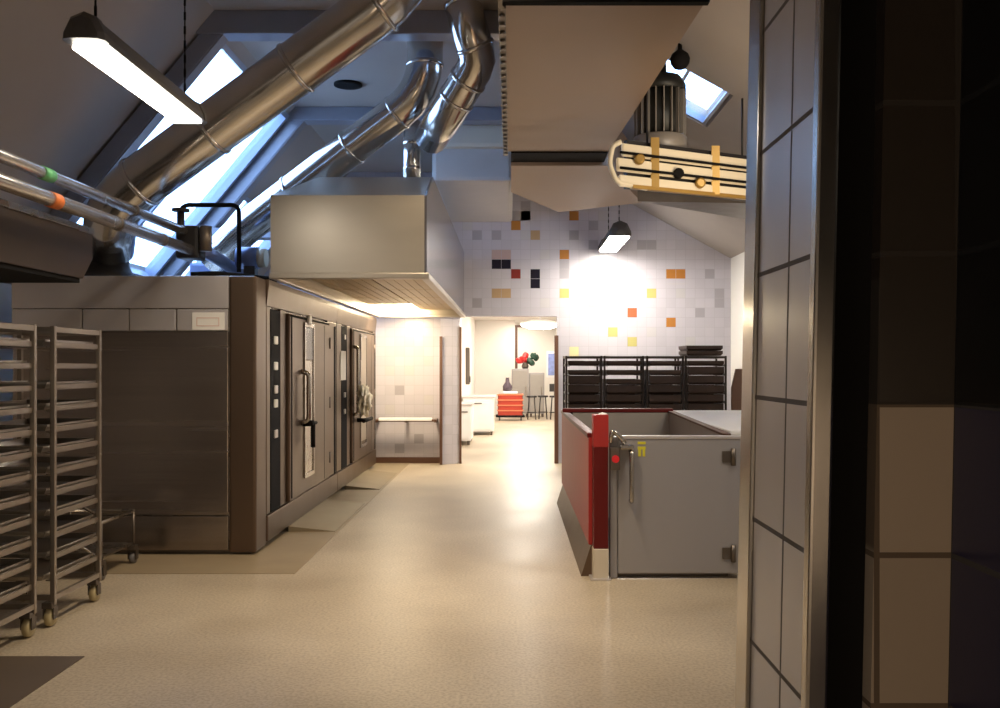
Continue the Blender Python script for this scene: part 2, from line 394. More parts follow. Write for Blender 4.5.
# near right pillar, slightly out of plumb
def lean(o):
    o.data.transform(Matrix(((1, 0, .021, -.021*1.5), (0, 1, 0, 0), (0, 0, 1, 0), (0, 0, 0, 1)))); return o
lean(struct('wall_pillar', MB().box(.6, .634, 1.90, 2.42, -.01, 4.4), M['pillar_side'], 'tiled side face of the near right pillar', 'pillar'))
lean(struct('trim_6', MB().box(.592, .634, 1.86, 1.90, -.01, 4.4, .006), M['chrome'], 'chrome corner strip on the near edge of the pillar', 'corner strip'))
lean(struct('trim_7', MB().box(.590, .634, 2.317, 2.43, -.01, 4.4, .006), M['chrome'], 'chrome corner strip on the far edge of the pillar', 'corner strip'))
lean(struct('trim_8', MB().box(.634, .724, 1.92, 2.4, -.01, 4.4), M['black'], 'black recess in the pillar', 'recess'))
lean(struct('wall_pillar_front', MB().box(.724, .96, 1.875, 2.4, -.01, 4.4), M['pillar_front'], 'tiled front face of the pillar with dark upper tiles', 'pillar'))
lean(struct('wall_right_near', MB().box(.876, 1.1, YB, 1.875, -.01, 4.4), M['navy_tile'], 'dark navy tiled wall at the right edge', 'wall'))
struct('wall_right_return', MB().box(0.97, XR+.2, 2.3, 2.6, 0, 3.3), M['white_wall'], 'wall running right from the pillar', 'wall')

# ------------------------------------------------------------------ ovens
XO = -2.02
def oven(label, y0, y1, ystrip, ydoor, loc, first):
    t = thing('rack_oven', label, 'oven', loc)
    zt = 2.22
    b = MB(); b.box(-3.96, XO-.03, y0, y1, .10, zt-.004, .01)
    b.build('body', M['steel'], t)
    MB().box(-3.93, XO-.06, y0+.03, y1-.0, 0, .10).build('kick_plate', M['steel_dark'], t)
    if first:
        # near end: cladding panels on the side
        for i, (a, c) in enumerate(((-3.96, -3.40), (-3.395, -3.03), (-3.025, -2.655), (-2.65, -2.24))):
            MB().box(a+.004, c-.004, y0-.022, y0+.002, 1.78, 1.95, .006).build('upper_panel', M['steel_light'], t)  # paler steel on the upper end, its brighter reflection put into the colour
        MB().box(-3.95, -2.24, y0-.024, y0+.002, .32, 1.772, .008).build('side_panel', M['steel_side'], t)
        MB().box(-3.95, -2.24, y0-.022, y0+.002, .04, .312, .008).build('lower_panel', M['steel_side'], t)
        MB().box(-3.96, -2.24, y0-.02, y0+.002, 1.958, 2.215, .006).build('top_panel', M['steel_light'], t)  # same paler steel, colour stands for the light it reflects
        MB().box(-2.235, XO, y0-.026, y0+.3, .02, 2.215, .02).build('corner_post', M['steel_front'], t)
        s = MB().box(-2.525, -2.27, y0-.028, y0-.021, 1.785, 1.925, .002).build('sticker', M['paper'], t, 'white rectangular sticker')
        p = MB(); p.box(-2.49, -2.31, y0-.030, y0-.0275, 1.878, 1.884); p.box(-2.49, -2.31, y0-.030, y0-.0275, 1.815, 1.821)
        p.box(-2.49, -2.484, y0-.030, y0-.0275, 1.821, 1.878); p.box(-2.316, -2.31, y0-.030, y0-.0275, 1.821, 1.878)
        p.build('printed_frame', M['pink'], s)
    # fascia along the top with a slanted lip
    MB().prism([(XO-.03, y0+.3*first, 2.0), (XO, y0+.3*first, 2.0), (XO+.02, y0+.3*first, 2.17), (XO+.02, y0+.3*first, 2.215), (XO-.03, y0+.3*first, 2.215)], (0, y1-y0-.3*first, 0)).build('fascia', M['steel_front'], t)
    # control strip
    a, c = ystrip
    cp = MB().box(XO-.028, XO+.004, a, c, .27, 1.98, .006).build('control_panel', M['black_glass'], t)
    if first:
        for z, m, nm in ((1.72, 'white', 'display'), (1.50, 'white', 'dial'), (1.18, 'paper', 'button'), (1.30, 'steel_light', 'button'), (.92, 'steel_light', 'button')):
            yc = (a+c)/2-.02
            MB().box(XO+.002, XO+.018, yc-.05, yc+.05, z-.035, z+.035, .008).build(nm, M[m], cp)
    else:
        MB().box(XO+.003, XO+.008, a-.10, c-.10, 1.33, 1.68).build('notice_paper', M['paper'], t, 'white sheet of paper on the panel')
        for z in (1.85, .95, 1.15):
            MB().box(XO+.002, XO+.016, (a+c)/2-.05, (a+c)/2+.05, z-.03, z+.03, .006).build('button', M['steel_light'], cp)
    # frame posts
    for (p0, p1) in ((y0+.3*first, a-.01), (c+.01, ydoor[0]-.02), (ydoor[1]+.02, y1)):
        if p1-p0 > .03: MB().box(XO-.03, XO, p0, p1, .27, 1.995, .006).build('front_panel', M['steel_front'], t)
    MB().box(XO-.03, XO+.012, y0+.3*first, y1, .05, .262, .012).build('bottom_rail', M['steel_front'], t)
    MB().box(XO-.026, XO+.002, ydoor[1]+.005, ydoor[1]+.035, .27, 1.999).build('door_gap', M['black'], t)
    MB().box(XO-.026, XO+.005, y1-.16, y1-.08, .27, 1.95).build('dark_strip', M['black_glass'], t)
    MB().box(XO-.0, XO+.003, y1-.012, y1-.002, .27, 2.2).build('seam', M['black'], t)
    # door
    d0, d1 = ydoor
    dr = MB(); dr.box(XO-.028, XO+.03, d0, d1, .275, 1.975, .014)
    d = dr.build('door', M['steel_front'], t)
    MB().box(XO+.028, XO+.034, d0+.05, d0+.085, .3, 1.95).build('gasket_line', M['black'], d)
    MB().box(XO+.028, XO+.033, d0+.02, d1-.02, 1.945, 1.965).build('top_seam', M['black'], d)
    MB().box(XO+.028, XO+.033, d1-.30, d1-.27, .3, 1.93).build('fold_line', M['steel_dark'], d)
    wy0, wy1 = (9.16, 9.52) if first else (12.55, 13.0)
    w = MB(); w.box(XO+.026, XO+.038, wy0, wy1, 1.56 if first else .5, 1.88, .006)
    w.build('window', M['win_glass'] if first else M['hood'], d)
    fw = MB(); z0w = .42
    fw.box(XO+.028, XO+.044, wy0-.04, wy0, z0w, 1.92); fw.box(XO+.028, XO+.044, wy1, wy1+.04, z0w, 1.92)
    fw.box(XO+.028, XO+.044, wy0, wy1, 1.88, 1.92); fw.box(XO+.028, XO+.044, wy0, wy1, z0w, z0w+.04)
    fw.build('window_frame', M['steel'], d)
    if first:
        MB().box(XO+.026, XO+.034, wy0, wy1, z0w+.04, 1.55).build('reflection_strip', M['steel'], d)  # lighter reflection on the door, built as a steel strip
        MB().lathe([(.05, 0), (.05, .03)], (XO+.03, 9.3, 1.95), 'X', 14).build('door_lamp', M['white'], d)
        h = MB(); h.tube(fillet([(XO+.02, 9.02, 1.45), (XO+.10, 9.02, 1.43), (XO+.10, 9.02, .98), (XO+.02, 9.02, .96)], .05), .022, 10)
        h.build('handle', M['chrome'], d)
        h = MB(); h.tube([(XO+.02, 9.12, .95), (XO+.13, 9.12, .95)], .03, 10); h.tube([(XO+.12, 9.02, .95), (XO+.12, 9.25, .95)], .018, 10); h.tube([(XO+.12, 9.12, .96), (XO+.12, 9.12, .72)], .022, 10)
        h.build('lever', M['black'], d)
    else:
        h = MB(); h.tube(fillet([(XO+.02, 12.0, 1.75), (XO+.09, 12.0, 1.73), (XO+.09, 12.0, .9), (XO+.02, 12.0, .88)], .05), .022, 10)
        h.build('handle', M['chrome'], d)
        h = MB(); h.tube([(XO+.02, 12.3, .80), (XO+.16, 12.3, .80)], .028, 10); h.tube([(XO+.15, 12.05, .80), (XO+.15, 12.75, .80)], .024, 10)
        h.build('lever', M['black'], d)
    for z in (.5, 1.1, 1.75):
        MB().tube([(XO+.02, d1+.005, z-.06), (XO+.02, d1+.005, z+.06)], .022, 10).build('hinge', M['steel_dark'], d)
    return t
oven('large stainless rack oven nearest the viewer, white sticker on its end wall', 7.55, 11.0, (7.98, 8.31), (8.55, 10.42), (-3.0, 9.2, 0), True)
oven('stainless rack oven farther back, crumpled cloth hung on its door', 11.005, 14.15, (11.32, 11.68), (11.95, 13.85), (-3.0, 12.6, 0), False)

# door ramps
for y0, lab in ((8.58, 'wedge shaped steel ramp at the door of the nearer oven'), (11.5, 'wedge shaped steel ramp at the door of the farther oven')):
    mb = MB(); mb.prism([(XO+.01, y0, .004), (XO+.43, y0, .004), (XO+.43, y0, .008), (XO+.01, y0, .052)], (0, 1.75, 0))
    tag(mb.build('oven_ramp', M['ramp']), lab, 'ramp')

# crumpled cloth
bm = bmesh.new(); bmesh.ops.create_icosphere(bm, subdivisions=4, radius=1)
for v in bm.verts:
    n = noise.noise(v.co*2.6)*.55+noise.noise(v.co*6.1+Vector((3, 1, 2)))*.3
    v.co = Vector((v.co.x*.075, v.co.y*.27, v.co.z*.17))*(1+n)
for f in bm.faces: f.smooth = True
mb = MB(); mb.bm = bm; o = mb.build('crumpled_cloth', M['cloth']); o.location = (XO+.17, 11.98, 1.06)
tag(o, 'crumpled cream cloth hanging on the farther oven door', 'cloth')

# ------------------------------------------------------------------ extractor hood
hx0, hx1, hy0, hy1 = -2.0, -.70, 7.9, 14.2
t = thing('exhaust_hood', 'big stainless exhaust hood jutting over the oven doors', 'hood', (-1.35, 11, 2.23))
mb = MB()
T = .02
prof = [(hy0, 2.25), (hy0, 2.92), (8.55, 3.2), (hy1, 3.2), (hy1, 2.25)]
inn = [(hy1-T, 2.25), (hy1-T, 3.16), (8.56, 3.16), (hy0+T, 2.9), (hy0+T, 2.25)]
mb.box(hx0, hx0+T, hy0, hy1, 2.25, 2.92)
MB().prism([(hx1-T, y, z) for y, z in prof], (T, 0, 0)).build('side_plate', M['hood_side'], t)
mb.box(hx0+T, hx1-T, hy0, hy0+T, 2.25, 2.905)
mb.box(hx0+T, hx1-T, hy1-T, hy1, 2.25, 3.15)
xi = hx0+.27
def sheet(q, dz=.015):
    a = [mb.bm.verts.new(p) for p in q]; b = [mb.bm.verts.new(Vector(p)-Vector((0, 0, dz))) for p in q]; n = len(q)
    mb.bm.faces.new(a); mb.bm.faces.new(b[::-1])
    for k in range(n): mb.bm.faces.new((a[k], b[k], b[(k+1) % n], a[(k+1) % n]))
sheet([(hx0, hy0, 2.92), (hx1-T, hy0, 2.92), (hx1-T, 8.55, 3.2), (xi, 8.55, 3.2)])
sheet([(hx0, hy0, 2.92), (xi, 8.55, 3.2), (xi, hy1, 3.2), (hx0, hy1, 2.92)])
sheet([(xi, 8.55, 3.2), (hx1-T, 8.55, 3.2), (hx1-T, hy1, 3.2), (xi, hy1, 3.2)])
mb.build('canopy', M['hood'], t)
mb = MB()
for a in ((hx0-.01, hx1+.02, hy0-.02, hy0+.05), (hx0-.01, hx1+.02, hy1-.05, hy1+.02), (hx0-.01, hx0+.05, hy0+.05, hy1-.05), (hx1-.05, hx1+.02, hy0+.05, hy1-.05)):
    mb.box(*a, 2.225, 2.275, .008)
mb.build('rim', M['hood'], t)
ny = 5
for i in range(ny):
    ya = hy0+.06+(hy1-hy0-.12)*i/ny; yb = hy0+.06+(hy1-hy0-.12)*(i+1)/ny-.02
    for xa, xb in ((hx0+.06, -1.36), (-1.34, hx1-.06)):
        mb = MB(); mb.box(xa, xb, ya, yb, 2.34, 2.365)
        for k in range(1, 6):
            xx = xa+(xb-xa)*k/6; mb.box(xx-.004, xx+.004, ya+.03, yb-.03, 2.336, 2.341)
        if not (i == ny-1 and xa < -1.5): mb.build('filter_panel', M['filter'], t)
MB().box(-1.9, -1.42, 13.3, 13.9, 2.31, 2.36, .01).build('hood_lamp', M['hood_lamp'], t, 'glowing lamp under the hood')

# ------------------------------------------------------------------ ducts
def duct(name, label, pts, r, bands, rad=.3, m='duct', n=3, loc=None):
    p = fillet(pts, rad, n)
    t = thing(name, label, 'duct', loc or tuple(p[0]))
    MB().tube(p, r, 28).build('duct_pipe', M[m], t)
    pts = [Vector(q) for q in pts]
    for i, f in bands:
        a, b = pts[i], pts[i+1]; d = (b-a).normalized(); c = a.lerp(b, f)
        MB().tube([c-d*.02, c-d*.012, c+d*.012, c+d*.02], [r*1.0, r*1.06, r*1.06, r*1.0], 28).build('joint_band', M[m], t)
    return t
A = at(112, 210, 7.6); B = at(400, -8, 7.15)
duct('exhaust_duct', 'widest shiny exhaust duct rising diagonally from the ovens at left', [at(108, 250, 7.85), A, at(135, 186, 7.55), B, B+Vector((.25, .0, .6))], .203, [(2, .02), (2, .30), (2, .62), (2, .93)], .28)
duct('exhaust_duct', 'shiny exhaust duct rising diagonally over the hood to a vertical elbow', [at(212, 262, 9.5), at(240, 232, 9.35), at(425, 92, 8.72), at(425, 15, 8.72)], .165, [(1, .3), (1, .62), (1, .86), (2, .35)], .42, n=4)
duct('exhaust_duct', 'short bent shiny duct dropping beside the brown overhead duct', [at(456, -25, 7.9), at(470, 32, 7.9), at(480, 60, 8.0), at(447, 114, 8.35), at(431, 138, 8.8)], .155, [(0, .5), (1, .5), (2, .35), (2, .7)], .16, n=2)
duct('vent_pipe', 'small upright pipe standing on the hood top', [(-.98, 9.4, 3.2), (-.98, 9.4, 3.92)], .085, [(0, .35), (0, .7)], .1)
# flue base below the widest duct
c = at(108, 268, 7.9)
mb = MB(); mb.lathe([(.25, 2.217), (.25, 2.24), (.19, 2.28), (.165, 2.34), (.165, 2.44), (.19, 2.455)], (c.x, c.y, 0), 'Z', 24)
tag(mb.build('flue_base', M['soot']), 'flared black flue base on top of the nearer oven', 'flue')
# motor / housing clutter on the oven top
mb = MB(); p = at(218, 262, 10.2)
t = thing('fan_housing', 'grey fan housing with blue sky tint on the oven top behind the black pipe loop', 'fan', (p.x, p.y, 2.217))
MB().box(p.x-.28, p.x+.26, p.y-.1, p.y+.5, 2.217, 2.60, .03).build('casing', M['blue_metal'], t)  # grey casing; blue daylight is put into its colour
MB().tube([(p.x-.05, p.y-.17, 2.36), (p.x-.05, p.y-.09, 2.36)], .11, 18).build('inlet', M['blue_metal'], t)
p = at(252, 258, 8.6)
t = thing('valve_motor', 'small round motor with cream cap against the hood', 'motor', (p.x, p.y, 2.217))
MB().tube([(p.x-.13, p.y, p.z), (p.x+.06, p.y, p.z)], .10, 18).build('casing', M['blue_metal'], t)
MB().box(p.x-.06, p.x+.04, p.y-.06, p.y+.06, 2.217, p.z-.07).build('foot', M['soot'], t)
MB().tube([(p.x+.06, p.y, p.z), (p.x+.13, p.y, p.z)], .085, 18).build('cap', M['cream'], t)
p = at(203, 270, 7.9)
mb = MB(); mb.tube(fillet([(p.x-.1, 7.9, 2.255), (p.x+.1, 7.95, 2.27), (p.x+.35, 8.05, 2.25), (p.x+.5, 8.3, 2.25)], .1), .028, 10)
tag(mb.build('cable', M['black']), 'black cable lying along the oven top edge', 'cable')
# long horizontal pipes along the left
def longpipe(label, X, z, y0, y1, r, bands):
    t = thing('insulated_pipe', label, 'pipe', (X, y0, z))
    MB().tube([(X, y0, z), (X, y1, z)], r, 18).build('pipe_run', M['pipe'], t)
    for y, m, L in bands:
        MB().tube([(X, y-L, z), (X, y+L, z)], r*1.08, 18).build('pipe_band', M[m], t)
    for y in (4.2,):
        MB().box(X-.012, X+.012, y-.015, y+.015, z+r*.7, zleft(X)+.02).build('hanger', M['soot'], t)
longpipe('upper of two shiny insulated pipes running along the left, green band', -2.62, 2.58, 2.0, 7.6, .036, [(5.35, 'green', .06), (6.6, 'steel_dark', .02)])
longpipe('lower of two shiny insulated pipes running along the left, orange band', -2.57, 2.43, 2.0, 7.6, .042, [(5.33, 'orange', .05), (6.2, 'steel_dark', .02), (7.0, 'steel_dark', .02)])
t = thing('valve_cluster', 'dark valves where the left pipes meet over the oven', 'valve', (-2.6, 7.75, 2.5))
MB().box(-2.69, -2.5, 7.6, 7.8, 2.36, 2.63, .03).build('valve_body', M['soot'], t)
MB().tube([(-2.66, 7.65, 2.5), (-2.66, 7.65, 2.75)], .03, 12).build('valve_stem', M['soot'], t)
MB().lathe([(.02, 0), (.07, .005), (.07, .025), (.02, .03)], (-2.66, 7.65, 2.74), 'Z', 16).build('hand_wheel', M['soot'], t)
MB().tube([(-2.45, 7.62, 2.42), (-2.45, 7.62, 2.62)], .05, 12).build('actuator', M['steel_dark'], t)
mb = MB(); mb.tube(fillet([(-2.56, 7.8, 2.46), (-2.52, 8.2, 2.42), at(232, 268, 8.7), at(250, 272, 8.9)], .15), .055, 16)
tag(mb.build('drain_pipe', M['blue_metal']), 'blue grey pipe sloping down to the oven top from the valves', 'pipe')
mb = MB(); mb.tube(fillet([at(181, 238, 8.0), at(181, 205, 8.0), at(239, 205, 8.2), at(239, 272, 8.2)], .07), .020, 10)
tag(mb.build('pipe_loop', M['black']), 'thin black pipe loop standing above the oven top', 'pipe')

# ceiling vent, plenum, wall pipe
c = at(348, 84, 10.1)
mb = MB(); mb.lathe([(.13, 4.472), (.15, 4.478), (.15, 4.50)], (c.x, c.y, 0), 'Z', 24)
tag(mb.build('ceiling_vent', M['black']), 'round black vent in the flat ceiling', 'vent')
t = thing('plenum_box', 'pale plenum box where the bent duct ends', 'duct', (-.45, 12, 3.6))
MB().box(-.95, .02, 11.4, YW-.01, 3.72, ZF-.1, .05).build('casing', M['plenum'], t)
MB().box(-1.0, .02, 11.3, 11.42, 4.1, ZF-.02, .05).build('moulding', M['cream'], t)
mb = MB(); mb.tube([(-1.07, 14.55, 2.25), (-1.07, 14.55, 4.48)], .05, 14)
tag(mb.build('downpipe', M['cream']), 'cream downpipe on the tiled wall beside the hood', 'pipe')

# central brown duct overhead
t = thing('brown_duct', 'broad brown sheet metal duct overhead in the middle', 'duct', (.5, 7.4, 3.6))
mb = MB(); mb.prism([(-.03, 5.5, 3.6), (1.12, 5.5, 3.6), (.955, 9.3, 3.6), (-.03, 9.3, 3.6)], (0, 0, .6))
mb.build('duct_body', M['duct_brown'], t)
MB().box(-.05, 1.14, 5.44, 5.5, 3.585, 4.22, .004).build('flange', M['black'], t)
mb = MB(); mb.box(-.075, -.03, 5.5, 9.35, 3.57, 3.66)
for k in range(26):
    y = 5.6+k*.145
    mb.lathe([(.018, 3.555), (.018, 3.572)], (-.052, y, 0), 'Z', 8)
mb.build('bolted_flange', M['steel_dark'], t)
MB().box(0, .95, 9.3, 9.72, 3.585, 4.15).build('flexible_sleeve', M['black'], t)
for x, y in ((.1, 6.2), (.9, 6.2), (.1, 8.8), (.85, 8.8)):
    MB().tube([(x, y, 4.2), (x, y, ZF+.02)], .012, 8).build('hanger_rod', M['steel_dark'], t)
mb = MB(); mb.prism([(0, 9.72, 3.55), (.98, 9.72, 3.55), (1.62, 11.75, 3.52), (.62, 12.35, 3.5), (0, 11.1, 3.53)], (0, 0, .55))
tag(mb.build('duct_elbow', M['duct_brown']), 'angled brown duct end behind the black sleeve', 'duct')

# hanging conveyor frame, motor, drip tray
a2, b2 = Vector((.86, 7.75, 0)), Vector((2.3, 8.5, 0)); dv = (b2-a2).normalized()
t = thing('slatted_frame', 'cream slatted frame with ochre straps hung under the motor', 'frame', (1.5, 8.1, 3.0))
for i, (z, h) in enumerate(((3.27, .105), (3.145, .11), (3.015, .095))):
    s0 = (.05, .0, .02)[i]
    MB().obox(a2+dv*s0+Vector((0, 0, z)), b2+Vector((0, 0, z)), .03, h, bev=.008).build('slat', M['slat'], t)
MB().obox(a2+dv*.1+Vector((.0, .08, 3.17)), b2+Vector((0, .08, 3.17)), .05, .40).build('back_plate', M['soot'], t)
for z in (3.238, 3.112):
    p0 = a2+Vector((.03, -.03, z)); MB().tube([p0, b2+Vector((.03, -.03, z))], .012, 8).build('rod', M['black'], t)
for s in (.38, 1.02):
    c = a2+dv*s
    mb = MB(); mb.obox(c+Vector((0, -.022, 2.98)), c+Vector((0, -.022, 3.40)), .07, .02, up=(0, 1, 0)); mb.build('strap', M['gold'], t)
for s, z in ((.22, 3.2), (.62, 3.12), (.85, 3.06)):
    c = a2+dv*s+Vector((0, -.04, z))
    MB().lathe([(.03, -.03), (.045, -.02), (.045, .02), (.03, .03)], c, 'Y', 12).build('clamp', M['gold' if s != .62 else 'black'], t)
MB().tube(fillet([a2+Vector((.04, 0, 3.33)), a2+Vector((-.03, 0, 3.3)), a2+Vector((-.06, 0, 3.15)), a2+Vector((.0, 0, 3.0)), a2+dv*.3+Vector((0, 0, 2.975))], .05), .022, 10).build('end_tube', M['slat'], t)
MB().obox(a2+dv*.15+Vector((0, 0, 2.975)), b2+Vector((0, 0, 2.985)), .05, .03).build('lower_rail', M['gold'], t)
for s, zt in ((.32, 4.45), (1.35, 3.88)): MB().tube([a2+dv*s+Vector((0, .08, 3.35)), a2+dv*s+Vector((0, .08, zt))], .010, 8).build('hanger_rod', M['soot'], t)
mc = at(660, 112, 8.35)
t = thing('fan_motor', 'hanging finned electric motor beside the small skylight', 'motor', (mc.x, mc.y, 3.3))
MB().lathe([(.10, 3.32), (.20, 3.335), (.235, 3.38), (.235, 3.50), (.22, 3.51)], (mc.x, mc.y, 0), 'Z', 28).build('base', M['motor'], t)
MB().lathe([(.195, 3.5), (.195, 3.90)], (mc.x, mc.y, 0), 'Z', 28).build('body', M['fin'], t)
for k in range(20):
    a = 2*math.pi*k/20; d = Vector((math.cos(a), math.sin(a), 0))
    MB().obox(Vector((mc.x, mc.y, 3.51))+d*.21, Vector((mc.x, mc.y, 3.90))+d*.21, .008, .035, up=d).build('fin', M['motor'], t)
MB().lathe([(.225, 3.90), (.225, 3.96), (.18, 4.03), (.06, 4.05), (.05, 4.2)], (mc.x, mc.y, 0), 'Z', 28).build('top_cap', M['fin'], t)
bc = at(680, 60, 8.1)
mb = MB(); mb.lathe([(.01, -.085), (.05, -.07), (.08, -.03), (.085, .01), (.07, .05), (.03, .08), (.018, .09), (.018, .25)], bc, 'Z', 18)
tag(mb.build('hanging_knob', M['black']), 'small black round fitting hanging above the finned motor', 'fitting')
mb = MB(); mb.prism([(1.2, 9.0, 3.06), (2.4, 9.12, 3.06), (2.6, 10.2, 3.06)], (0, 0, .12))
o = tag(mb.build('drip_plate', M['steel_dark']), 'dark triangular plate behind the cream slatted frame', 'plate')

# ------------------------------------------------------------------ pendant tube lamps
def lamp(label, x, y0, y1, z, mm, ceil, w=.15):
    t = thing('pendant_lamp', label, 'lamp', (x, (y0+y1)/2, z), 'pendant tube lamps')
    hw = w/2
    e = w/.15
    cs = [(-hw, 0), (-hw*.96, .03*e), (-hw*.62, .085*e), (0, .105*e), (hw*.62, .085*e), (hw*.96, .03*e), (hw, 0)]
    MB().prism([(x+a, y0, z+b) for a, b in cs], (0, y1-y0, 0)).build('housing', M['lamp_body'], t)
    for yc, sgn in ((y0, -1), (y1, 1)):
        mb = MB(); ring = []
        prof = [(1.0, 0), (1.0, .05), (.8, .085), (.45, .105)]
        rs = []
        for k, dy in prof:
            rs.append([mb.bm.verts.new((x+a*k*1.08, yc+sgn*dy, z-.012+(b+.012)*k*1.05)) for a, b in cs])
        for i in range(3):
            n = len(cs)
            for q in range(n): mb.bm.faces.new((rs[i][q], rs[i][(q+1) % n], rs[i+1][(q+1) % n], rs[i+1][q]))
        mb.bm.faces.new(rs[0]); mb.bm.faces.new(rs[-1])
        mb.build('end_cap', M['lamp_body'], t)
    MB().box(x-hw*.9, x+hw*.9, y0+.01, y1-.01, z-.022, z-.001, .008).build('diffuser', M[mm], t)
    for yc in (y0+.08, y1-.08):
        mb = MB(); zz = z+.095*e; k = 0
        while zz < ceil:
            mb.obox((x, yc, zz), (x, yc, min(zz+.05, ceil)), .014 if k % 2 else .005, .005 if k % 2 else .014, up=(0, 1, 0)); zz += .045; k += 1
        mb.build('chain', M['black'], t)
    return t
lamp('glowing pendant tube lamp at upper left before the ducts', -2.06, 4.63, 6.08, 3.07, 'lamp', ZF, .19)
lamp('small glowing pendant tube lamp before the tiled wall', 1.46, 12.75, 14.3, 3.24, 'lamp_b', zright(1.46), .28)

# ------------------------------------------------------------------ dark wall hood upper left
t = thing('wall_hood', 'dark brown metal hood overhead at the left edge', 'hood', (-3.5, 4.5, 2.06))
mb = MB(); mb.prism([(-2.74, 2.4, 2.06), (-2.74, 6.08, 2.06), (-2.74, 6.22, 2.2), (-2.74, 6.22, 2.37), (-2.74, 2.4, 2.37)], (-1.62, 0, 0))
mb.build('canopy', M['hood_dark'], t)
MB().box(-4.36, -2.73, 2.38, 6.23, 2.36, 2.40, .006).build('top_edge', M['steel'], t)
MB().box(-4.36, -2.75, 2.4, 6.06, 2.03, 2.062, .004).build('lower_lip', M['black'], t)

# ------------------------------------------------------------------ rack trolleys
def caster(mb_list, x, y, parent, wheel_mat, r=.055):
    MB().box(x-.03, x+.03, y-.03, y+.03, .11, .145, .004).build('caster_plate', M['steel_dark'], parent)
    c = MB(); c.lathe([(r*.45, -.02), (r*.9, -.018), (r, -.008), (r, .008), (r*.9, .018), (r*.45, .02)], (x, y+.02, r), 'X', 20)
    w = c.build('caster', wheel_mat, parent)
    fk = MB(); fk.box(x-.032, x-.026, y-.01, y+.04, r-.01, .115); fk.box(x+.026, x+.032, y-.01, y+.04, r-.01, .115); fk.tube([(x-.034, y+.02, r), (x+.034, y+.02, r)], .009, 8)
    fk.build('fork', M['steel_dark'], w)
def rack(name, label, x1, y0, wd, dp, ht, levels, m, group, wheels, slot=.025):
    x0, y1 = x1-wd, y0+dp; t = thing(name, label, 'rack trolley', ((x0+x1)/2, (y0+y1)/2, 0), group); s = .028
    for x in (x0, x1):
        for y in (y0, y1): MB().box(x-s/2, x+s/2, y-s/2, y+s/2, .13, ht, .004).build('post', m, t)
    for z, nm in ((ht-.02, 'top_frame'), (.17, 'base_frame')):
        mb = MB(); h = .03
        for x in (x0, x1): mb.box(x-s*.4, x+s*.4, y0, y1, z-h/2, z+h/2)
        for y in (y0, y1): mb.box(x0, x1, y-s*.4, y+s*.4, z-h/2, z+h/2)
        mb.build(nm, m, t)
    for z in levels:
        for x, sg in ((x0, 1), (x1, -1)):
            mb = MB(); mb.box(x-.006+sg*.006, x+.006+sg*.006, y0-.005, y1+.005, z-.005, z+slot); mb.box(min(x, x+sg*.045), max(x, x+sg*.045), y0, y1, z-.006, z)
            mb.build('runner', m, t)
    for i, (x, y) in enumerate(((x0+.025, y0), (x1-.025, y0), (x0+.025, y1-.02), (x1-.025, y1-.02))): caster(None, x, y, t, wheels)
    return t
def tray_mesh(wd, dp, h, m, lip=.012):
    mb = MB(); bm = mb.bm; fl = .02
    def loop(x, y, z): return [bm.verts.new(p) for p in ((-x, -y, z), (x, -y, z), (x, y, z), (-x, y, z))]
    a = loop(wd/2-fl, dp/2-fl, 0); b = loop(wd/2-.008, dp/2-.008, h); c = loop(wd/2, dp/2, h); d = loop(wd/2, dp/2, h-lip)
    e = loop(wd/2-.006, dp/2-.006, h-lip); f = loop(wd/2-fl-.004, dp/2-fl-.004, .0-.003)
    fs = [bm.faces.new(a)]
    for p, q in ((a, b), (b, c), (c, d), (d, e), (e, f)):
        for i in range(4): fs.append(bm.faces.new((p[i], p[(i+1) % 4], q[(i+1) % 4], q[i])))
    fs.append(bm.faces.new(f[::-1]))
    o = mb.build('baking_tray', m); me = o.data; bpy.data.objects.remove(o); return me
ORD = ['top', 'second', 'third', 'fourth', 'fifth', 'sixth', 'seventh', 'eighth', 'ninth', 'tenth', 'eleventh', 'twelfth', 'thirteenth']
def tray_obj(me, loc, label, group, rz=0):
    o = bpy.data.objects.new('baking_tray', me); COL.objects.link(o); o.location = loc; o.rotation_euler.z = rz
    return tag(o, label, 'tray', group)
LV = [.27+.122*k for k in range(12)]
ra = rack('tray_rack', 'aluminium tray rack trolley farther from the left edge, tall and open sided', -2.63, 5.46, .50, .60, 1.73, LV, M['rack'], 'tray racks at the left edge', M['caster'])
rb = dup(ra, (-.015, -.80, 0), 'aluminium tray rack trolley cut off by the left edge, nearer the viewer')
for c in rb.children:
    if c.name.startswith('caster.') or c.name == 'caster': pass
me = tray_mesh(.44, .64, .035, M['tray'])
n = len(LV)
for rk, nm, dy, seed in ((0, 'the farther left rack trolley', 0, 1), (1, 'the nearest left rack trolley', -.80, 2)):
    rnd = random.Random(seed)
    for k, z in enumerate(reversed(LV)):
        if (rk, k) in ((0, 1), (1, 2)): continue
        tray_obj(me, (-2.88-.015*rk, 5.76+dy+rnd.uniform(-.035, .02), z+.005), 'shallow metal baking tray, %s level of %s' % (ORD[k], nm), 'baking trays on the left racks', rnd.uniform(-.012, .012))

